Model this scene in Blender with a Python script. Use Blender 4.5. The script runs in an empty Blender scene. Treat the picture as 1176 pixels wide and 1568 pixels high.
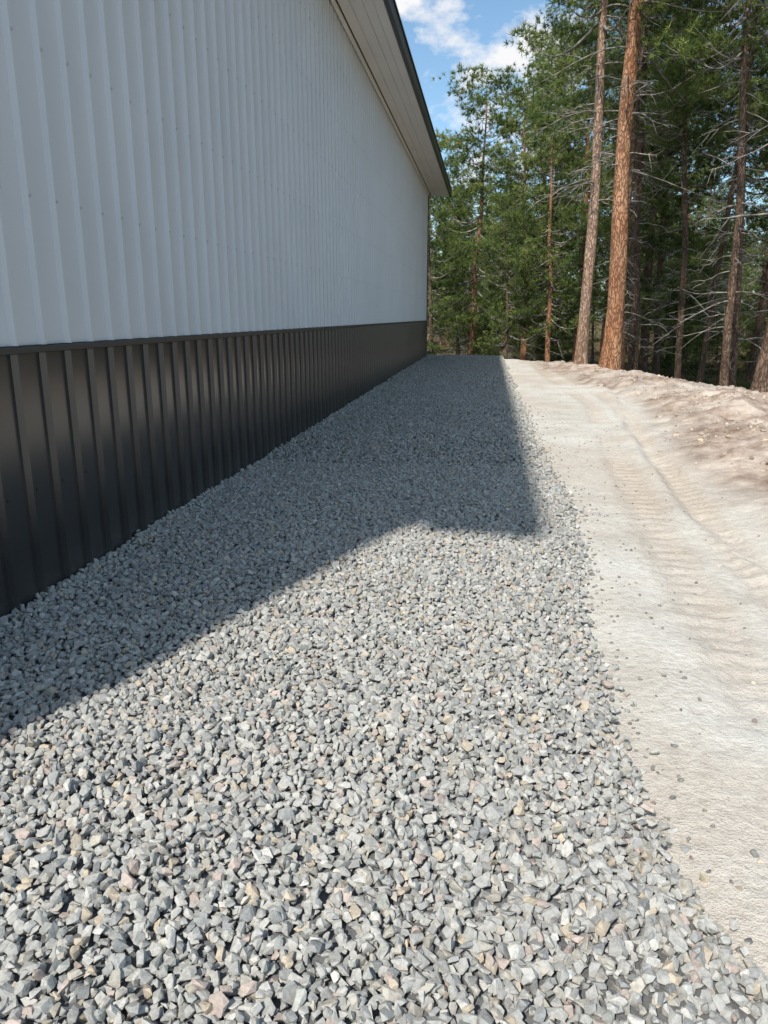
import bpy, bmesh, math, random
import numpy as np
from mathutils import Vector, Matrix
rng = np.random.default_rng(7)
random.seed(7)
scene = bpy.context.scene
COL = scene.collection

# ------------------------------------------------------------------ helpers
def link(o, parent=None):
    COL.objects.link(o)
    if parent: o.parent = parent
    return o

def empty(name, loc=(0,0,0)):
    e = bpy.data.objects.new(name, None); e.location = loc
    e.empty_display_size = 0.2
    return link(e)

def tri_mesh(name, V, F, mats, midx=None, fattr=None, cattr=None, smooth=False):
    V = np.asarray(V, dtype=np.float32); F = np.asarray(F, dtype=np.int32)
    me = bpy.data.meshes.new(name)
    k = F.shape[1]
    me.vertices.add(len(V)); me.vertices.foreach_set('co', V.ravel())
    me.loops.add(F.size); me.loops.foreach_set('vertex_index', F.ravel())
    me.polygons.add(len(F)); me.polygons.foreach_set('loop_start', np.arange(0, F.size, k, dtype=np.int32))
    if midx is not None: me.polygons.foreach_set('material_index', np.asarray(midx, dtype=np.int32))
    me.polygons.foreach_set('use_smooth', np.full(len(F), smooth, dtype=bool) if not isinstance(smooth, np.ndarray) else smooth)
    for m in mats: me.materials.append(m)
    for nm, a in (fattr or {}).items():
        at = me.attributes.new(nm, 'FLOAT', 'POINT'); at.data.foreach_set('value', np.asarray(a, dtype=np.float32))
    for nm, a in (cattr or {}).items():
        at = me.attributes.new(nm, 'FLOAT_COLOR', 'POINT')
        c = np.ones((len(V), 4), dtype=np.float32); c[:, :3] = a
        at.data.foreach_set('color', c.ravel())
    me.update(calc_edges=True)
    return me

def hash2(ix, iy, seed):
    n = (ix.astype(np.int64)*374761393 + iy.astype(np.int64)*668265263 + seed*982451653) & 0xffffffff
    n = ((n ^ (n >> 13))*1274126177) & 0xffffffff
    n = n ^ (n >> 16)
    return (n & 0xffff)/65535.0
def vnoise(x, y, s, seed=0):
    x = np.asarray(x)*s; y = np.asarray(y)*s
    ix = np.floor(x); iy = np.floor(y); fx = x-ix; fy = y-iy
    fx = fx*fx*(3-2*fx); fy = fy*fy*(3-2*fy)
    a = hash2(ix, iy, seed); b = hash2(ix+1, iy, seed); c = hash2(ix, iy+1, seed); d = hash2(ix+1, iy+1, seed)
    return a*(1-fx)*(1-fy)+b*fx*(1-fy)+c*(1-fx)*fy+d*fx*fy
def fbm(x, y, s, seed=0, o=4):
    r = 0; a = .5; t = 0
    for i in range(o):
        r = r + a*vnoise(x, y, s*2**i, seed+i*17); t += a; a *= .5
    return r/t
def sst(a, b, x):
    t = np.clip((x-a)/(b-a), 0, 1); return t*t*(3-2*t)

# ------------------------------------------------------------------ materials
def mat(name):
    m = bpy.data.materials.new(name); m.use_nodes = True
    nt = m.node_tree; b = nt.nodes['Principled BSDF']
    return m, nt, b
def ramp(nt, fac, stops):
    r = nt.nodes.new('ShaderNodeValToRGB'); el = r.color_ramp.elements
    while len(el) < len(stops): el.new(0.5)
    for e, (p, c) in zip(el, stops):
        e.position = p; e.color = (*c, 1) if len(c) == 3 else c
    nt.links.new(fac, r.inputs['Fac']); return r
def mixc(nt, fac, a, b, mode='MIX'):
    m = nt.nodes.new('ShaderNodeMix'); m.data_type = 'RGBA'; m.blend_type = mode
    for s, v in ((m.inputs[0], fac), (m.inputs[6], a), (m.inputs[7], b)):
        if isinstance(v, bpy.types.NodeSocket): nt.links.new(v, s)
        elif isinstance(v, (int, float)): s.default_value = v
        else: s.default_value = (*v, 1)
    return m.outputs[2]
def bump(nt, b, h, strength, dist):
    n = nt.nodes.new('ShaderNodeBump'); n.inputs['Strength'].default_value = strength; n.inputs['Distance'].default_value = dist
    nt.links.new(h, n.inputs['Height']); nt.links.new(n.outputs[0], b.inputs['Normal']); return n
def objco(nt, scale=(1, 1, 1)):
    tc = nt.nodes.new('ShaderNodeTexCoord'); mp = nt.nodes.new('ShaderNodeMapping')
    mp.inputs['Scale'].default_value = scale
    nt.links.new(tc.outputs['Object'], mp.inputs[0]); return mp.outputs[0]
def noise(nt, co, s, d=4, r=.55):
    n = nt.nodes.new('ShaderNodeTexNoise'); n.inputs['Scale'].default_value = s
    n.inputs['Detail'].default_value = d; n.inputs['Roughness'].default_value = r
    nt.links.new(co, n.inputs['Vector']); return n.outputs['Fac']
def diffuse(nt, b, col):
    d = nt.nodes.new('ShaderNodeBsdfDiffuse'); nt.links.new(col, d.inputs[0])
    nt.links.new(d.outputs[0], nt.nodes['Material Output'].inputs[0]); nt.nodes.remove(b); return d

def painted(name, col, rough, wave=0.002, dirt=0.04, dust=None):
    m, nt, b = mat(name)
    co = objco(nt)
    n1 = noise(nt, co, .9, 3)
    dc = tuple(c*(1-dirt*2) for c in col)
    r = ramp(nt, n1, [(.3, dc), (.7, col)])
    out = r.outputs[0]
    if dust:   # wind-blown dust thinning out with height above the ground
        sx = nt.nodes.new('ShaderNodeSeparateXYZ'); tc = nt.nodes.new('ShaderNodeTexCoord'); nt.links.new(tc.outputs['Object'], sx.inputs[0])
        mr = nt.nodes.new('ShaderNodeMapRange'); mr.inputs[1].default_value = 0; mr.inputs[2].default_value = .3; mr.inputs[3].default_value = .22; mr.inputs[4].default_value = .02
        nt.links.new(sx.outputs[2], mr.inputs[0])
        mm = nt.nodes.new('ShaderNodeMath'); mm.operation = 'MULTIPLY'; nt.links.new(mr.outputs[0], mm.inputs[0]); nt.links.new(noise(nt, co, 4, 5), mm.inputs[1])
        out = mixc(nt, mm.outputs[0], out, dust)
    nt.links.new(out, b.inputs['Base Color'])
    rr = nt.nodes.new('ShaderNodeMapRange'); rr.inputs[3].default_value = rough*.85; rr.inputs[4].default_value = rough*1.2
    nt.links.new(n1, rr.inputs[0]); nt.links.new(rr.outputs[0], b.inputs['Roughness'])
    if wave: bump(nt, b, noise(nt, co, 1.6, 1), .5, wave)
    return m
M_white = painted('white_metal', (.63, .64, .66), .30, wave=.004)
M_trimw = painted('white_trim', (.78, .78, .76), .45)
M_black = painted('charcoal_metal', (.026, .0265, .028), .20, wave=.006, dust=(.30, .27, .23))
M_black.node_tree.nodes['Principled BSDF'].inputs['Specular IOR Level'].default_value = .8
M_dtrim = painted('dark_trim', (.030, .029, .028), .38)
M_roof = painted('roof_metal', (.045, .043, .040), .4)
M_screw = painted('screw_metal', (.50, .51, .53), .3)
M_screwd = painted('screw_dark', (.03, .03, .03), .3)

# gravel
M_stone, nt, b = mat('crushed_stone')
at = nt.nodes.new('ShaderNodeAttribute'); at.attribute_name = 'scol'
co = objco(nt)
n1 = noise(nt, co, 95, 3, .72)
r = ramp(nt, n1, [(.3, (.74, .74, .73)), (.52, (1, 1, 1)), (.75, (1.22, 1.21, 1.18))])
dcol = mixc(nt, 1.0, at.outputs['Color'], r.outputs[0], 'MULTIPLY')
d_ = diffuse(nt, b, dcol)
bump(nt, d_, n1, .5, .004)

# ground
M_ground, nt, b = mat('ground_soil')
co = objco(nt)
pad = nt.nodes.new('ShaderNodeAttribute'); pad.attribute_name = 'pad'
berm = nt.nodes.new('ShaderNodeAttribute'); berm.attribute_name = 'berm'
trk = nt.nodes.new('ShaderNodeAttribute'); trk.attribute_name = 'track'
nA = noise(nt, co, 1.3, 6, .6); nB = noise(nt, co, 22, 5, .7); nC = noise(nt, co, 140, 3, .7)
sand = ramp(nt, nA, [(.3, (.585, .53, .455)), (.5, (.70, .655, .575)), (.72, (.765, .74, .67))])
sand1 = mixc(nt, trk.outputs['Fac'], sand.outputs[0], (.585, .49, .395))
sp = ramp(nt, nB, [(.3, (.82, .80, .78)), (.55, (1, 1, 1)), (.75, (1.04, 1.04, 1.03))])
sand2 = mixc(nt, 1.0, sand1, sp.outputs[0], 'MULTIPLY')
bermc = ramp(nt, noise(nt, co, 2.6, 7, .68), [(.36, (.24, .17, .13)), (.48, (.42, .325, .26)), (.62, (.62, .52, .43))])
sand3 = mixc(nt, berm.outputs['Fac'], sand2, bermc.outputs[0])
g3 = ramp(nt, nC, [(.33, (.68, .66, .64)), (.5, (1, 1, 1))])
sand3 = mixc(nt, .55, sand3, g3.outputs[0], 'MULTIPLY')
fl = ramp(nt, noise(nt, co, .22, 6, .65), [(.36, (.15, .11, .07)), (.50, (.19, .145, .09)), (.60, (.14, .14, .06)), (.78, (.21, .21, .09))])
fl2 = mixc(nt, .8, fl.outputs[0], ramp(nt, nB, [(.3, (.5, .48, .45)), (.7, (1.15, 1.1, 1.05))]).outputs[0], 'MULTIPLY')
d_ = diffuse(nt, b, mixc(nt, pad.outputs['Fac'], fl2, sand3))
ad = nt.nodes.new('ShaderNodeMath'); ad.operation = 'MULTIPLY_ADD'; ad.inputs[1].default_value = .3
nt.links.new(nC, ad.inputs[0]); nt.links.new(nB, ad.inputs[2])
bump(nt, d_, ad.outputs[0], .8, .024)

def bark(name, c_dark, c_mid, c_light):
    m, nt, b = mat(name)
    co = objco(nt, (1, 1, .30))
    tcn = nt.nodes.new('ShaderNodeTexNoise'); tcn.inputs['Scale'].default_value = 9; tcn.inputs['Detail'].default_value = 4; nt.links.new(co, tcn.inputs['Vector'])
    mx = nt.nodes.new('ShaderNodeMix'); mx.data_type = 'VECTOR'; mx.inputs[0].default_value = .2
    nt.links.new(co, mx.inputs[4]); nt.links.new(tcn.outputs['Color'], mx.inputs[5])
    v = nt.nodes.new('ShaderNodeTexVoronoi'); v.feature = 'DISTANCE_TO_EDGE'; v.inputs['Scale'].default_value = 19
    nt.links.new(mx.outputs[1], v.inputs['Vector'])
    edge = ramp(nt, v.outputs['Distance'], [(0.0, (.15, .15, .15)), (.18, (1, 1, 1))])
    big = ramp(nt, noise(nt, co, 4, 6, .7), [(.38, c_mid), (.60, c_light)])
    c = mixc(nt, edge.outputs[0], c_dark, big.outputs[0])
    d_ = diffuse(nt, b, c)
    bump(nt, d_, edge.outputs[0], .9, .02)
    return m
M_barkO = bark('bark_orange', (.12, .06, .04), (.37, .17, .088), (.52, .30, .18))
M_barkP = bark('bark_tan', (.14, .09, .065), (.34, .215, .145), (.52, .37, .28))
M_barkG = bark('bark_brown', (.05, .036, .029), (.15, .10, .072), (.26, .175, .125))
M_dead, nt, b = mat('dead_branch')
r = ramp(nt, noise(nt, objco(nt), 6, 3), [(.35, (.12, .10, .085)), (.65, (.38, .35, .31))]); diffuse(nt, b, r.outputs[0])

def needles(name, stops):
    m, nt, b = mat(name)
    a = nt.nodes.new('ShaderNodeAttribute'); a.attribute_name = 'tint'
    r = ramp(nt, a.outputs['Fac'], stops)
    d = diffuse(nt, b, r.outputs[0])
    tr = nt.nodes.new('ShaderNodeBsdfTranslucent'); nt.links.new(r.outputs[0], tr.inputs[0])
    ms = nt.nodes.new('ShaderNodeMixShader'); ms.inputs[0].default_value = .25
    nt.links.new(d.outputs[0], ms.inputs[1]); nt.links.new(tr.outputs[0], ms.inputs[2])
    nt.links.new(ms.outputs[0], nt.nodes['Material Output'].inputs[0])
    return m
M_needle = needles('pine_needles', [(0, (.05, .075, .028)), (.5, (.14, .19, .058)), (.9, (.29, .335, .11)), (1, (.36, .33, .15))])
M_grass = needles('undergrowth_leaves', [(0, (.05, .07, .025)), (.5, (.12, .135, .05)), (1, (.28, .25, .13))])

# ------------------------------------------------------------------ terrain
def edge_d(X, Y):
    xe = np.interp(Y, [-50, 8, 12, 16, 19, 23, 26, 27.5, 29, 31], [5.5, 4.9, 4.3, 3.8, 3.2, 2.0, .9, 0, -3, -60])
    ye = np.interp(X, [-60, -3, 0, .9, 2, 3.2, 3.8, 4.3, 4.9, 5.5], [29.5, 29, 27.5, 26, 23, 19, 16, 12, 8, -60])
    return np.minimum(X-xe, Y-ye) + .5*(fbm(X, Y, .8, 5, 3)-.5)
def berm_f(X, Y, w=1.0):
    xb = np.interp(Y, [0, 3.5, 4.6, 5.5, 7.25, 9, 13, 17, 21, 25], [3.0, 2.1, 1.72, 1.60, 1.68, 1.85, 2.1, 1.7, 1.1, .8])
    xb = xb + .6*(fbm(X, Y, .9, 31, 4)-.5)
    return sst(0, w, X-xb)
def trackx(Y): return np.interp(Y, [1, 3, 5, 8, 13, 20], [.98, 1.08, 1.16, 1.34, 1.7, 1.4])
def height(X, Y):
    X = np.asarray(X, float); Y = np.asarray(Y, float)
    d = edge_d(X, Y)
    z = -1.8*sst(-.1, 5, d)
    z = z + (fbm(X, Y, .05, 9, 3)-.5)*2.0*sst(6, 30, d)
    b = berm_f(X, Y, 1.5)*sst(1.2, -.3, d)
    far = 1-.40*sst(9, 20, Y)
    rid = 1-np.abs(2*fbm(X, Y, 1.3, 203, 4)-1)
    rid2 = 1-np.abs(2*fbm(X, Y, 5, 303, 3)-1)
    z = z + b*far*(.15+.20*(fbm(X, Y, .9, 3, 3)-.3)+.22*(rid-.6)+.16*(fbm(X, Y, 4.2, 4, 4)-.5)+.09*(rid2-.6))
    s = sst(.62, .9, X)*(1-sst(10, 20, d))
    z = z + s*(.06*(fbm(X, Y, .8, 12, 3)-.5)+.028*(fbm(X, Y, 5, 13, 4)-.5))
    for off, w_ in ((0.0, .12), (.42, .11)):
        xt = trackx(Y)+off
        g = np.exp(-((X-xt)/w_)**4)*sst(.30, .5, fbm(X, Y, .7, 91, 2))
        z = z + s*g*(-.020+.008*(.4+fbm(X, Y, 4, 97, 2))*np.sin(2*np.pi*(Y+.5*np.abs(X-xt))/.15))
    xr = np.interp(Y, [2, 4, 5.5, 7.5, 10, 14], [2.2, 1.60, 1.46, 1.56, 1.78, 2.2])+.25*(fbm(X*0, Y, .9, 55, 3)-.5)
    z = z + s*(.05*np.exp(-((X-xr)/.07)**2)*fbm(X, Y, 3, 19, 2)-.030*np.exp(-((X-xr-.14)/.09)**2))*sst(.3, .5, fbm(X, Y, .5, 29, 2))
    z = z - .02*(1-sst(.5, .75, X))*(1-sst(26, 28, Y))
    return z

def gaps(*segs):
    out = []
    for a, b_, st in segs: out.append(np.arange(a, b_, st))
    return np.unique(np.concatenate(out+[[segs[-1][1]]]))
xs = gaps((-420, -20, 25), (-20, .4, 1.2), (.4, 3.4, .03), (3.4, 5.6, .06), (5.6, 12, .25), (12, 40, 1.2), (40, 420, 25))
ys = gaps((-220, 0, 25), (0, .8, .2), (.8, 12, .03), (12, 28, .08), (28, 60, .8), (60, 640, 20))
GX, GY = np.meshgrid(xs, ys, indexing='ij')
GZ = height(GX, GY)
nx, ny = GX.shape
idx = np.arange(nx*ny).reshape(nx, ny)
F = np.stack([idx[:-1, :-1], idx[1:, :-1], idx[1:, 1:], idx[:-1, 1:]], -1).reshape(-1, 4)
V = np.stack([GX, GY, GZ], -1).reshape(-1, 3)
dd = edge_d(GX, GY).ravel()
padm = sst(1.3, .2, dd + .8*(fbm(GX, GY, 2, 40, 3).ravel()-.5))
bm_ = np.clip(berm_f(GX, GY, .7).ravel()*(.25+1.2*fbm(GX, GY, 1.1, 77, 4).ravel()), 0, 1)
xt = trackx(GY)
tr_ = (np.exp(-((GX-xt)/.16)**4)+np.exp(-((GX-xt-.42)/.14)**4))*.6*sst(.30, .5, fbm(GX, GY, .7, 91, 2))+.5*sst(.48, .68, fbm(GX, GY, .6, 66, 4))
me = tri_mesh('ground', V, F, [M_ground], fattr={'pad': padm, 'berm': bm_, 'track': np.clip(tr_, 0, 1).ravel()*.8}, smooth=True)
link(bpy.data.objects.new('ground', me))

# ------------------------------------------------------------------ stones
def hull(npts, r):
    bm = bmesh.new()
    ax = (1, r.uniform(.62, .92), r.uniform(.45, .75))
    for i in range(npts):
        v = r.normal(size=3); v /= np.linalg.norm(v); v *= r.uniform(.85, 1.0)
        v = np.sign(v)*np.abs(v)**.8
        bm.verts.new((v[0]*ax[0], v[1]*ax[1], v[2]*ax[2]))
    res = bmesh.ops.convex_hull(bm, input=bm.verts)
    junk = [e for e in res['geom_interior'] if isinstance(e, bmesh.types.BMVert)]
    if junk: bmesh.ops.delete(bm, geom=junk, context='VERTS')
    bmesh.ops.triangulate(bm, faces=bm.faces)
    bm.verts.index_update()
    Vv = np.array([v.co[:] for v in bm.verts]); Ff = np.array([[v.index for v in f.verts] for f in bm.faces])
    bm.free(); return Vv, Ff
hi = [hull(15, rng) for _ in range(26)]
lo = [hull(8, rng) for _ in range(16)]
pal = np.array([(.345, .345, .335), (.395, .395, .38), (.455, .45, .43), (.285, .292, .293), (.44, .385, .31), (.405, .345, .315), (.355, .363, .345), (.395, .375, .335)])*np.array([1.11, 1.08, 1.03])
pw = np.array([.28, .24, .11, .12, .05, .04, .08, .08])
def scatter(P, R, variants, tilt, cols):
    n = len(P); which = rng.integers(0, len(variants), n)
    yaw = rng.uniform(0, 2*np.pi, n); tx = rng.normal(0, tilt, n); ty = rng.normal(0, tilt, n)
    cz, sz = np.cos(yaw), np.sin(yaw); cx, sx = np.cos(tx), np.sin(tx); cy, sy = np.cos(ty), np.sin(ty)
    z0 = np.zeros(n); o = np.ones(n)
    Rz = np.array([[cz, -sz, z0], [sz, cz, z0], [z0, z0, o]]).transpose(2, 0, 1)
    Rx = np.array([[o, z0, z0], [z0, cx, -sx], [z0, sx, cx]]).transpose(2, 0, 1)
    Ry = np.array([[cy, z0, sy], [z0, o, z0], [-sy, z0, cy]]).transpose(2, 0, 1)
    RR = Rx@Ry@Rz
    S = rng.uniform(.8, 1.2, (n, 3))*R[:, None]
    Vs, Fs, Cs = [], [], []; off = 0
    for k, (v, f) in enumerate(variants):
        s = np.where(which == k)[0]
        if len(s) == 0: continue
        w = v[None]*S[s][:, None, :]
        w = np.einsum('nij,nkj->nki', RR[s], w)+P[s][:, None, :]
        Vs.append(w.reshape(-1, 3)); nv = len(v)
        Fs.append((f[None]+(off+np.arange(len(s))*nv)[:, None, None]).reshape(-1, 3)); off += nv*len(s)
        Cs.append(np.repeat(cols[s], nv, 0))
    return np.concatenate(Vs), np.concatenate(Fs), np.concatenate(Cs)
def stonecols(n):
    return pal[rng.choice(len(pal), n, p=pw)]*rng.uniform(.88, 1.12, (n, 1))
WX = -2.17
def gedge(y):
    e = np.interp(y, [0, 1.4, 2.0, 2.4, 3.0, 3.6, 4.6, 5.6, 8, 15, 23, 28], [.66, .60, .52, .47, .49, .53, .62, .66, .60, .55, .52, .5])
    return e + .075*(fbm(y, y*0+3.3, 2.2, 51, 4)-.5)*2
def gsurf(x, y):
    e = gedge(y)
    return .022*(fbm(x, y, 1.6, 60, 3)-.5)*2 + .022*sst(0, .35, e-x) + .03*np.exp(-((x-WX)/.12)**2)
parts = []
def layer(y0, y1, sp, rmin, rmax, zoff, variants, tilt, keep=1.0):
    gx = np.arange(WX+.0, .95, sp); gy = np.arange(y0, y1, sp)
    A, B = np.meshgrid(gx, gy); A = A.ravel(); B = B.ravel()
    A = A+rng.uniform(-.5, .5, len(A))*sp; B = B+rng.uniform(-.5, .5, len(B))*sp
    e = gedge(B); u = (A-e)
    p = np.where(u < -.03, 1, np.exp(-(u+.03)/.026))*keep
    s = (rng.uniform(size=len(A)) < p) & (A > WX+.012)
    A, B = A[s], B[s]; n = len(A)
    R = rng.uniform(rmin, rmax, n)*np.where(rng.uniform(size=n) < .08, 1.25, 1)
    Z = np.where(A < gedge(B), gsurf(A, B), height(A, B)+.004)+zoff*rng.uniform(.3, 1.0, n)
    parts.append(scatter(np.stack([A, B, Z], -1), R, variants, tilt, stonecols(n)))
layer(.4, 7, .025, .0135, .020, .000, lo, .5)
layer(.4, 7, .030, .0145, .0240, .015, hi, .55)
layer(.4, 7, .052, .0145, .0245, .025, hi, .7, .7)
layer(7, 15, .037, .017, .027, .014, lo, .6)
layer(7, 15, .062, .017, .027, .026, lo, .7, .7)
layer(15, 28, .052, .022, .036, .014, lo, .6)
# strays on the sand
n = 650
yy = rng.uniform(1, 12, n); dx = np.where(rng.uniform(size=n) < .55, rng.exponential(.05, n), rng.exponential(.30, n)); xx = gedge(yy)+dx
R = rng.uniform(.005, .014, n)
parts.append(scatter(np.stack([xx, yy, height(xx, yy)+R*.25], -1), R, hi, .5, stonecols(n)*.6))
# bed
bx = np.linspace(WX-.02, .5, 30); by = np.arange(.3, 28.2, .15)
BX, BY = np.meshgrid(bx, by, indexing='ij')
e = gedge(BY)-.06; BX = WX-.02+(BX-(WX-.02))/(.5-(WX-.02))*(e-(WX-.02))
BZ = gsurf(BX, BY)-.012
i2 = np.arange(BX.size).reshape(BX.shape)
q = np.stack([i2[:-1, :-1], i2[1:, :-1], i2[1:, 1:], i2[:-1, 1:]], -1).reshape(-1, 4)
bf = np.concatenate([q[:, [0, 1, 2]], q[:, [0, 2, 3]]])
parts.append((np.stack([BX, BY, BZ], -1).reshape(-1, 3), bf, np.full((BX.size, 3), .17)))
off = 0; VV, FF, CC = [], [], []
for v, f, c in parts:
    VV.append(v); FF.append(f+off); CC.append(c); off += len(v)
me = tri_mesh('gravel_path', np.concatenate(VV), np.concatenate(FF), [M_stone], cattr={'scol': np.concatenate(CC)})
link(bpy.data.objects.new('gravel_path', me))

# dirt clods on sand and bank
n = 15000
xx = rng.uniform(.75, 4.6, n); yy = 1+rng.uniform(0, 1, n)**1.3*24
d = edge_d(xx, yy); bb = berm_f(xx, yy, .7)
keep = (d < .6) & (rng.uniform(size=n) < (.05+.9*bb*sst(.42, .6, fbm(xx, yy, 1.4, 71, 3))))
bb = bb[keep]; xx, yy = xx[keep], yy[keep]; n = len(xx)
R = rng.exponential(.011, n)+.004; R = np.minimum(R, np.where(bb > .5, .07, .013))
c = np.array([(.48, .395, .315)])*rng.uniform(.6, 1.3, (n, 1))
v, f, c = scatter(np.stack([xx, yy, height(xx, yy)+R*.15], -1), R, hi, .5, c)
link(bpy.data.objects.new('loose_dirt_clods', tri_mesh('loose_dirt_clods', v, f, [M_stone], cattr={'scol': c})))

# ------------------------------------------------------------------ building
Y0, Y1 = .5, 26.6; XB = -14.2; RIDGE = (WX+XB)/2
ZW = 1.25; ZE = 5.37
bld = empty('metal_building', (WX, Y0, 0))
def child(name, me):
    o = bpy.data.objects.new(name, me); link(o, bld)
    o.matrix_parent_inverse = Matrix.Translation((-WX, -Y0, 0)); return o
P = .2286
prof = [(0, 0), (.013, .028), (.031, .028), (.044, 0)]
def panel(name, org, du, nrm, length, zb, ztf, m):
    us, hs = [], []
    k = 0
    while k*P < length:
        for u, h in prof:
            if k*P+u < length: us.append(k*P+u); hs.append(h)
        k += 1
    us.append(length); hs.append(0)
    us = np.array(us); hs = np.array(hs)
    base = np.array(org)[None]+us[:, None]*np.array(du)[None]+hs[:, None]*np.array(nrm)[None]
    bot = base.copy(); bot[:, 2] = zb; top = base.copy(); top[:, 2] = [ztf(u) for u in us]
    n = len(us); V = np.concatenate([bot, top]); i = np.arange(n-1)
    F = np.stack([i, i+1, i+1+n, i+n], -1)
    return child(name, tri_mesh(name, V, F, [m]))
def box(name, x0, x1, y0, y1, z0, z1, m, bev=.004):
    bm = bmesh.new(); bmesh.ops.create_cube(bm, size=1)
    for v in bm.verts:
        v.co = ((x0+x1)/2+v.co.x*(x1-x0), (y0+y1)/2+v.co.y*(y1-y0), (z0+z1)/2+v.co.z*(z1-z0))
    if bev: bmesh.ops.bevel(bm, geom=bm.edges[:], offset=bev, segments=1, affect='EDGES')
    me = bpy.data.meshes.new(name); bm.to_mesh(me); bm.free(); me.materials.append(m)
    return child(name, me)
panel('side_wall_upper', (WX, Y0, 0), (0, 1, 0), (1, 0, 0), Y1-Y0, ZW+.018, lambda u: ZE, M_white)
panel('side_wall_wainscot', (WX, Y0, 0), (0, 1, 0), (1, 0, 0), Y1-Y0, -.05, lambda u: ZW, M_black)
W = WX-XB
gt = lambda u: ZE+.12+.333*min(u, W-u)
for nm, y, s in (('near', Y0, -1), ('far', Y1, 1)):
    panel('gable_wall_upper_'+nm, (WX, y, 0), (-1, 0, 0), (0, s, 0), W, ZW+.02, gt, M_white)
    panel('gable_wall_wainscot_'+nm, (WX, y, 0), (-1, 0, 0), (0, s, 0), W, -.05, lambda u: ZW, M_black)
panel('back_wall', (XB, Y0, 0), (0, 1, 0), (-1, 0, 0), Y1-Y0, -.05, lambda u: ZE, M_white)
box('wainscot_cap_trim', WX+.0015, WX+.036, Y0, Y1+.03, ZW-.018, ZW+.014, M_dtrim, .003)
box('corner_trim_far', WX-.08, WX+.036, Y1-.05, Y1+.04, -.05, ZE-.01, M_dtrim)
box('corner_trim_near', WX-.08, WX+.036, Y0-.04, Y0+.075, -.05, ZE-.01, M_dtrim)
box('frieze_trim', WX+.030, WX+.048, Y0+.08, Y1-.08, ZE-.10, ZE-.008, M_trimw)
EX = -1.43
ya, yb = Y0-.56, Y1+.95
box('soffit_channel', WX+.002, WX+.058, ya+.03, yb-.03, ZE-.006, ZE+.02, M_dtrim)
sx = [WX+.060, WX+.215, WX+.38, WX+.53]
for i in range(3):
    box('soffit_panel_%d' % i, sx[i]+.003, sx[i+1]-.003, ya+.03, yb-.03, ZE+.002, ZE+.02, M_trimw, .003)
box('soffit_backing', WX+.060, EX-.03, ya+.03, yb-.03, ZE+.021, ZE+.03, M_dtrim, 0)
box('eave_subfascia', sx[3]+.002, EX-.072, ya+.02, yb-.02, ZE-.028, ZE+.02, M_trimw)
box('eave_fascia', EX-.068, EX-.004, ya, yb, ZE-.045, ZE+.15, M_dtrim, .006)
def slab(name, pts, y0, y1, m):
    n = len(pts); V = [(x, y0, z) for x, z in pts]+[(x, y1, z) for x, z in pts]
    F = [tuple(range(n))[::-1], tuple(range(n, 2*n))]+[(i, (i+1) % n, (i+1) % n+n, i+n) for i in range(n)]
    me = bpy.data.meshes.new(name); me.from_pydata(V, [], F); me.materials.append(m); me.update()
    return child(name, me)
zr = ZE+.19+.333*(EX-RIDGE); XR = 2*RIDGE-EX
slab('roof_metal', [(EX+.01, ZE+.155), (RIDGE, zr-.035), (XR, ZE+.155), (XR, ZE+.19), (RIDGE, zr), (EX+.01, ZE+.19)], ya-.02, yb+.02, M_roof)
slab('roof_deck_near', [(WX-.02, ZE+.02+.25), (RIDGE, zr-.14), (RIDGE, zr-.04), (WX-.02, ZE+.15+.25)], ya, Y0-.045, M_trimw)
slab('roof_deck_far', [(EX-.06, ZE+.03), (RIDGE, zr-.14), (RIDGE, zr-.04), (EX-.06, ZE+.148)], Y1+.045, yb, M_trimw)
slab('rake_fascia_far', [(EX-.06, ZE-.03), (RIDGE, zr-.2), (RIDGE, zr-.036), (EX-.06, ZE+.15)], yb+.002, yb+.018, M_dtrim)
slab('rake_fascia_near', [(EX-.06, ZE-.03), (RIDGE, zr-.2), (RIDGE, zr-.036), (EX-.06, ZE+.15)], ya-.018, ya-.002, M_dtrim)
def screws(name, zs, m, u0, x0, r=.009):
    ang = np.arange(6)*np.pi/3
    h = .009
    tv = np.concatenate([np.stack([np.zeros(6), np.cos(ang)*r, np.sin(ang)*r], -1), np.stack([np.full(6, h), np.cos(ang)*r*.8, np.sin(ang)*r*.8], -1), [[h, 0, 0]]])
    tf = []
    for i in range(6):
        j = (i+1) % 6; tf += [(i, j, j+6), (i, j+6, i+6), (i+6, j+6, 12)]
    tf = np.array(tf); C = []
    for k in range(int((Y1-Y0)/P)):
        for z in zs: C.append((x0, Y0+k*P+u0, z+rng.normal(0, .004)))
    C = np.array(C)
    V = (C[:, None]+tv[None]).reshape(-1, 3); F = (tf[None]+(np.arange(len(C))*13)[:, None, None]).reshape(-1, 3)
    child(name, tri_mesh(name, V, F, [m]))
screws('wall_screws', [1.95, 2.63, 3.31, 3.99, 4.67], M_screw, .022, WX+.0275)
screws('wainscot_screws', [.58], M_screwd, .075, WX+.0005, .008)

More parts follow.
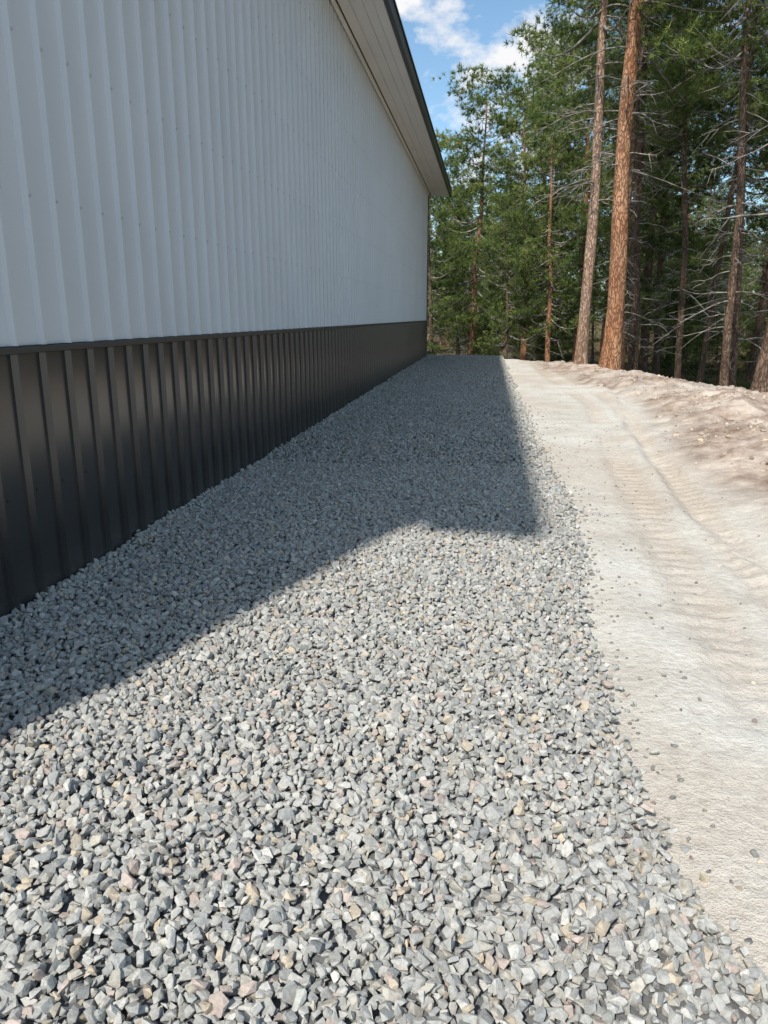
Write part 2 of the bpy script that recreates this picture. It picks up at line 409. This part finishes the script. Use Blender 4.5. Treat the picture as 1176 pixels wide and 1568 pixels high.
# ------------------------------------------------------------------ trees
def tube(pts, rad, sides):
    pts = np.asarray(pts, float); k = len(pts)
    t = np.gradient(pts, axis=0); t /= np.linalg.norm(t, axis=1, keepdims=True)+1e-9
    ref = np.where(np.abs(t[:, 2:3]) > .9, np.array([[1., 0, 0]]), np.array([[0, 0, 1.]]))
    a = np.cross(t, ref); a /= np.linalg.norm(a, axis=1, keepdims=True)+1e-9
    b = np.cross(t, a)
    th = np.arange(sides)*2*np.pi/sides
    V = pts[:, None]+np.asarray(rad)[:, None, None]*(np.cos(th)[None, :, None]*a[:, None]+np.sin(th)[None, :, None]*b[:, None])
    i = np.arange(k-1)[:, None]*sides; j = np.arange(sides)[None]; j2 = (j+1) % sides
    A, B, C, D = i+j, i+j2, i+sides+j2, i+sides+j
    F = np.concatenate([np.stack([A, B, C], -1).reshape(-1, 3), np.stack([A, C, D], -1).reshape(-1, 3)])
    return V.reshape(-1, 3), F
def tufts(C, D, S, per, width, r, spread=1.0, tint=None):
    n = len(C)
    d = r.normal(size=(n, per, 3)); d /= np.linalg.norm(d, axis=-1, keepdims=True)
    d = d*spread+D[:, None]*.7; d /= np.linalg.norm(d, axis=-1, keepdims=True)
    L = S[:, None]*r.uniform(.7, 1.1, (n, per))
    side = np.cross(d, r.normal(size=(n, per, 3))); side /= np.linalg.norm(side, axis=-1, keepdims=True)+1e-9
    base = C[:, None]+r.normal(0, .015, (n, per, 3))
    w = width*r.uniform(.7, 1.3, (n, per, 1))
    V = np.stack([base-side*w, base+side*w, base+d*L[..., None]], 2).reshape(-1, 3)
    F = np.arange(len(V)).reshape(-1, 3)
    tb = r.normal(.45, .17, n) if tint is None else tint+r.normal(0, .12, n)
    t = np.repeat(tb, per*3)+r.normal(0, .06, len(V))
    return V, F, np.clip(t, 0, 1)
def pine(name, seed, H, r0, cb, Lmax, dens, ndead, barkm, sway=.3, lean=(0, 0), per=15, wid=.0125, tuft=.20, zdead=(2, None), taper=.75):
    r = np.random.default_rng(seed)
    Vs, Fs, Ms, Ts, Sm = [], [], [], [], []; off = 0
    def add(v, f, m, t=0., sm=True):
        nonlocal off
        Vs.append(v); Fs.append(f+off); Ms.append(np.full(len(f), m)); Ts.append(np.full(len(v), t) if np.isscalar(t) else t)
        Sm.append(np.full(len(f), sm)); off += len(v)
    k = 22; tt = np.linspace(0, 1, k)
    ph = r.uniform(0, 6.28, 4)
    cx = lean[0]*tt*H+sway*(np.sin(tt*5+ph[0])-np.sin(ph[0]))*.5+.04*np.sin(tt*19+ph[1])
    cy = lean[1]*tt*H+sway*(np.sin(tt*4+ph[2])-np.sin(ph[2]))*.5
    tp = np.stack([cx, cy, tt*H-.4], -1)
    tr = r0*((1-tt)**taper*.93+.05)*(1+.35*np.exp(-tt*H/.5))*(1+.05*np.sin(tt*40+ph[3]))
    v, f = tube(tp, tr, 14); add(v, f, 0)
    def at(h):
        u = np.clip((h+.4)/H, 0, 1)
        return np.array([np.interp(u, tt, tp[:, 0]), np.interp(u, tt, tp[:, 1]), h]), np.interp(u, tt, tr)
    C, D, S, TT = [], [], [], []
    nb = int((H-cb)*dens)
    for i in range(nb):
        h = cb+(H-cb)*((i+r.uniform(0, 1))/nb)**.95*.985
        s = (h-cb)/(H-cb)
        L = Lmax*(.55+.45*min(s/.3, 1))*((1-s)**.5+.10)*r.uniform(.4, 1.3)
        p0, rr = at(h); az = r.uniform(0, 2*np.pi)
        el = np.radians(-14+50*s+r.normal(0, 14))
        n = 7; q = np.linspace(0, 1, n)
        hx, hy = np.cos(az), np.sin(az)
        bend = r.normal(0, .25)
        rad = q*L*np.cos(el); up = q*L*np.sin(el)+L*(.26*q**2.5-.16*np.sin(q*3.1))
        lat = bend*L*q**2
        pts = p0[None]+np.stack([hx*rad-hy*lat, hy*rad+hx*lat, up], -1)+r.normal(0, .02*L/2, (n, 3))*q[:, None]
        br = max(.012, min(rr*.45, .022+L*.011))*(1-q*.85)
        v, f = tube(pts, br, 5); add(v, f, 2)
        bt = np.clip(r.normal(.46, .17), .05, .9)
        npad = int(2+L*2.0)
        for j in range(npad):
            u = 1.0 if j == 0 else r.uniform(.35, 1.0)
            pp = np.array([np.interp(u, q, pts[:, a]) for a in range(3)])
            sgn = r.choice([-1, 1]); ang = az+(0 if j == 0 else sgn*np.radians(r.uniform(25, 80))); tl = L*r.uniform(.14, .30)*(1.2-.5*u)+.15
            e2 = r.normal(.28, .25)
            dv = np.array([np.cos(ang)*np.cos(e2), np.sin(ang)*np.cos(e2), np.sin(e2)])
            q3 = np.linspace(0, 1, 3)[:, None]
            tpt = pp[None]+q3*dv*tl+np.array([0, 0, 1])*tl*.2*q3**2
            v, f = tube(tpt, np.array([.010, .007, .004]), 3); add(v, f, 2)
            cpt = tpt[-1]; sz = r.uniform(.16, .30)
            m_ = r.integers(5, 12)
            off3 = r.normal(0, 1, (m_, 3))*np.array([sz, sz, sz*.38])+np.array([0, 0, .04])
            for o3 in off3:
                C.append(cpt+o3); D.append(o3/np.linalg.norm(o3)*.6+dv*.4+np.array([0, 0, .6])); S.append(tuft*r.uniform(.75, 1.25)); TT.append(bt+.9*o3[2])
    for i in range(ndead):
        h = r.uniform(zdead[0], (zdead[1] or cb+1)); p0, rr = at(h); az = r.uniform(0, 6.28); L = r.uniform(.3, 1.0)*Lmax*.62
        n = 8; q = np.linspace(0, 1, n); lat = r.normal(0, .4)*L*q**2
        up = L*(.12*q-.55*q**2*r.uniform(.3, 1.5)+.15*q**4*r.uniform(0, 2))
        pts = p0[None]+np.stack([np.cos(az)*q*L-np.sin(az)*lat, np.sin(az)*q*L+np.cos(az)*lat, up], -1)+r.normal(0, .025, (n, 3))*q[:, None]
        v, f = tube(pts, (.017+.004*L)*(1-q*.8), 5); add(v, f, 2)
        for j in range(r.integers(2, 8)):
            u = r.uniform(.35, 1); pp = np.array([np.interp(u, q, pts[:, a]) for a in range(3)])
            ang = az+r.choice([-1, 1])*r.uniform(.4, 1.2); tl = r.uniform(.15, .55)
            dv = np.array([np.cos(ang), np.sin(ang), r.normal(0, .5)])
            q3 = np.linspace(0, 1, 3)[:, None]
            v, f = tube(pp[None]+q3*dv*tl+np.array([0, 0, -.1])*q3**2, np.array([.009, .006, .003]), 3); add(v, f, 2)
    C = np.array(C); D = np.array(D); S = np.array(S); D /= np.linalg.norm(D, axis=1, keepdims=True)
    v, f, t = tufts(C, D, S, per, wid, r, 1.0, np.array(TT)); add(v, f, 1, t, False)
    V = np.concatenate(Vs); F = np.concatenate(Fs)
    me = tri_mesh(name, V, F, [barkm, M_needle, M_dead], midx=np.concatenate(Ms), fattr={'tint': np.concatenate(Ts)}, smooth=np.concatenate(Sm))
    return me
def put(me, x, y, rot=0, sc=1, name='pine_tree', parent=None):
    o = bpy.data.objects.new(name, me); z = float(height(np.array([x]), np.array([y]))[0])
    o.location = (x, y, z); o.rotation_euler = (0, 0, rot); o.scale = (sc,)*3
    return link(o, parent)

TA = pine('pine_tan', 11, 19, .165, 8.0, 3.0, 5.5, 34, M_barkP, .20, (.012, 0), zdead=(4.0, 10), taper=.8)
TB = pine('pine_orange', 12, 21, .245, 9.0, 3.6, 5, 28, M_barkO, .15, (.006, 0), zdead=(4.5, 11), taper=1.0)
TC = pine('pine_leaning', 13, 17, .15, 8.0, 3.0, 5, 16, M_barkG, .5, (.03, .02), zdead=(3, 9))
TD = pine('pine_tall_a', 14, 21, .19, 8.0, 3.0, 5.5, 30, M_barkG, .4, zdead=(2, 9))
TE = pine('pine_tall_b', 15, 19, .12, 8.5, 2.5, 5.5, 34, M_barkG, .5, (.01, 0), zdead=(2, 10))
TF = pine('pine_mid_a', 16, 13, .16, 2.8, 2.6, 6.8, 16, M_barkO, .3, zdead=(1, 5))
TG = pine('pine_mid_b', 17, 11, .13, 1.8, 2.3, 7.2, 14, M_barkG, .35, zdead=(.8, 3))
TH = pine('pine_young', 18, 5.5, .08, .5, 1.5, 11, 4, M_barkG, .2, zdead=(.5, 1))
TI = pine('pine_tall_c', 19, 23, .21, 6.0, 3.3, 5.2, 26, M_barkG, .4, zdead=(2, 8))

put(TA, 2.52, 21.6, 1.0)
put(TB, 3.12, 20.4, 0.0)
put(TC, 4.75, 14.2, 0.1)
put(TE, 5.35, 18.3, 2.6, .85)
put(TE, 7.9, 30, 1)
put(TE, 6.3, 26.5, 3)
put(TD, 5.0, 27.5, 2.2)
put(TI, 10.5, 29, 4)
put(TD, 8.3, 23.5, 5.1, .9)
put(TE, 6.9, 22.5, 4.2, .9)
put(TI, 7.0, 36, .4)
put(TE, 4.1, 25.0, 5.2, .9)
put(TD, 9.6, 33, 1.2, 1)
for me, x, y, rt, s in [(TF, -.7, 37, 0, 1.03), (TG, -2.6, 34.5, 2, .82), (TG, .6, 32.5, 1.2, .70), (TF, 2.4, 33, 3, .84), (TF, 1.7, 41, 4, 1.08), (TF, 4.2, 38, 5, 1.18),
        (TF, 5.6, 34, 2.5, 1.0), (TG, -1.7, 45, 3.3, 1.0), (TF, -3.4, 41, 1.3, .9), (TI, 3.7, 46, 2.2, .8), (TD, 6.9, 44, 1.1, .9), (TI, 12, 37, 2, 1), (TD, 14, 33, 0, 1), (TI, 8.4, 40, 5, .9)]:
    put(me, x, y, rt, s)
forest = empty('distant_pine_forest')
cnt = 0; pos = []
for i in range(1500):
    if cnt > 145: break
    y = 45+rng.uniform()**1.1*75; q = rng.uniform(-.26, .68); x = q*y
    if .20 < q < .36 and y < 54: continue
    if any((x-a)**2+(y-b_)**2 < 10 for a, b_ in pos): continue
    pos.append((x, y))
    if q < .06:
        hmax = .225*y-1
        me, H = [(TF, 13), (TG, 11)][rng.integers(0, 2)]
        s = min(1.35, hmax/H)*rng.uniform(.55, 1.0)
    else:
        me = [TD, TE, TI, TD, TF, TI][rng.integers(0, 6)] if y < 65 else [TF, TG, TI, TF][rng.integers(0, 4)]; s = rng.uniform(.75, 1.15)
    put(me, x, y, rng.uniform(0, 6.28), s, 'forest_pine', forest); cnt += 1
for i in range(70):
    y = rng.uniform(55, 105) if i > 18 else rng.uniform(38, 55); x = y*rng.uniform(-.12, .6)
    put(TH if i % 2 else TG, x, y, rng.uniform(0, 6.28), rng.uniform(.5, .9), 'forest_sapling', forest)
for x, y in [(10, 12), (12.5, 18), (14, 24)]:
    put(TD, x, y, rng.uniform(0, 6), rng.uniform(.8, 1))

# undergrowth
n = 11000
yy = 20+rng.uniform(size=n)**1.2*50; xx = yy*rng.uniform(-.1, .6, n)
k = (edge_d(xx, yy) > 1.0) & (fbm(xx, yy, .18, 88, 3) > .44)
xx, yy = xx[k], yy[k]
C = np.stack([xx, yy, height(xx, yy)], -1); D = np.tile([[0, 0, 1.6]], (len(C), 1))
v, f, t = tufts(C, D, rng.uniform(.12, .34, len(C)), 12, .013, rng, .8)
link(bpy.data.objects.new('forest_undergrowth', tri_mesh('forest_undergrowth', v, f, [M_grass], fattr={'tint': t})))

# ------------------------------------------------------------------ light
SD = Vector((-.353, -.936, 0)).normalized(); EL = math.radians(46.5)
sunvec = Vector((SD.x*math.cos(EL), SD.y*math.cos(EL), math.sin(EL)))
L = bpy.data.lights.new('sun', 'SUN'); L.energy = 4.8; L.angle = math.radians(1.4); L.color = (1, .965, .905)
so = bpy.data.objects.new('sun', L); so.rotation_euler = (-sunvec).to_track_quat('-Z', 'Y').to_euler(); so.location = (-10, -10, 30); link(so)
w = bpy.data.worlds.new('World'); scene.world = w; w.use_nodes = True
nt = w.node_tree; bg = nt.nodes['Background']
sky = nt.nodes.new('ShaderNodeTexSky'); sky.sky_type = 'NISHITA'; sky.sun_disc = False
sky.sun_elevation = EL; sky.sun_rotation = math.atan2(SD.x, SD.y) % (2*math.pi); sky.altitude = 300; sky.air_density = 1.0; sky.dust_density = 1.0; sky.ozone_density = 1.4
tc = nt.nodes.new('ShaderNodeTexCoord'); mp = nt.nodes.new('ShaderNodeMapping'); mp.inputs['Scale'].default_value = (1, 1, 1.7); mp.inputs['Location'].default_value = (.3, .1, .35)
nt.links.new(tc.outputs['Generated'], mp.inputs[0])
cn = noise(nt, mp.outputs[0], 8.0, 8, .6)
# a few cumulus banks at fixed directions in the sky
acc = cn
for (cx_, cy_, cz_), rad_, amp in (((.045, .955, .27), .10, .17), ((-.125, .93, .35), .06, .17), ((-.5, -.3, .8), .7, .14), ((.7, -.3, .6), .6, .14), ((.4, .6, .55), .3, .1)):
    vd = nt.nodes.new('ShaderNodeVectorMath'); vd.operation = 'DISTANCE'; nt.links.new(tc.outputs['Generated'], vd.inputs[0]); vd.inputs[1].default_value = (cx_, cy_, cz_)
    mr = nt.nodes.new('ShaderNodeMapRange'); mr.interpolation_type = 'SMOOTHSTEP'; mr.inputs[1].default_value = 0; mr.inputs[2].default_value = rad_; mr.inputs[3].default_value = amp; mr.inputs[4].default_value = 0
    nt.links.new(vd.outputs['Value'], mr.inputs[0])
    ad = nt.nodes.new('ShaderNodeMath'); ad.operation = 'ADD'; nt.links.new(acc, ad.inputs[0]); nt.links.new(mr.outputs[0], ad.inputs[1]); acc = ad.outputs[0]
cr = ramp(nt, acc, [(.58, (0, 0, 0)), (.70, (1, 1, 1))])
skyc = mixc(nt, 1.0, sky.outputs[0], (1.02, 1.17, 1.16), 'MULTIPLY')
nt.links.new(mixc(nt, cr.outputs[0], skyc, (6.4, 6.4, 6.5)), bg.inputs[0])
bg.inputs[1].default_value = .15

# ------------------------------------------------------------------ camera
cam = bpy.data.cameras.new('camera'); cam.sensor_fit = 'VERTICAL'; cam.sensor_height = 36; cam.lens = 26.4
cam.clip_end = 2000; cam.clip_start = .05
co_ = bpy.data.objects.new('camera', cam); co_.location = (0, 0, 1.4)
co_.rotation_euler = (math.radians(90-14.6), 0, math.radians(7.77)); link(co_)
scene.camera = co_
scene.view_settings.view_transform = 'Standard'; scene.view_settings.look = 'None'; scene.view_settings.exposure = 0
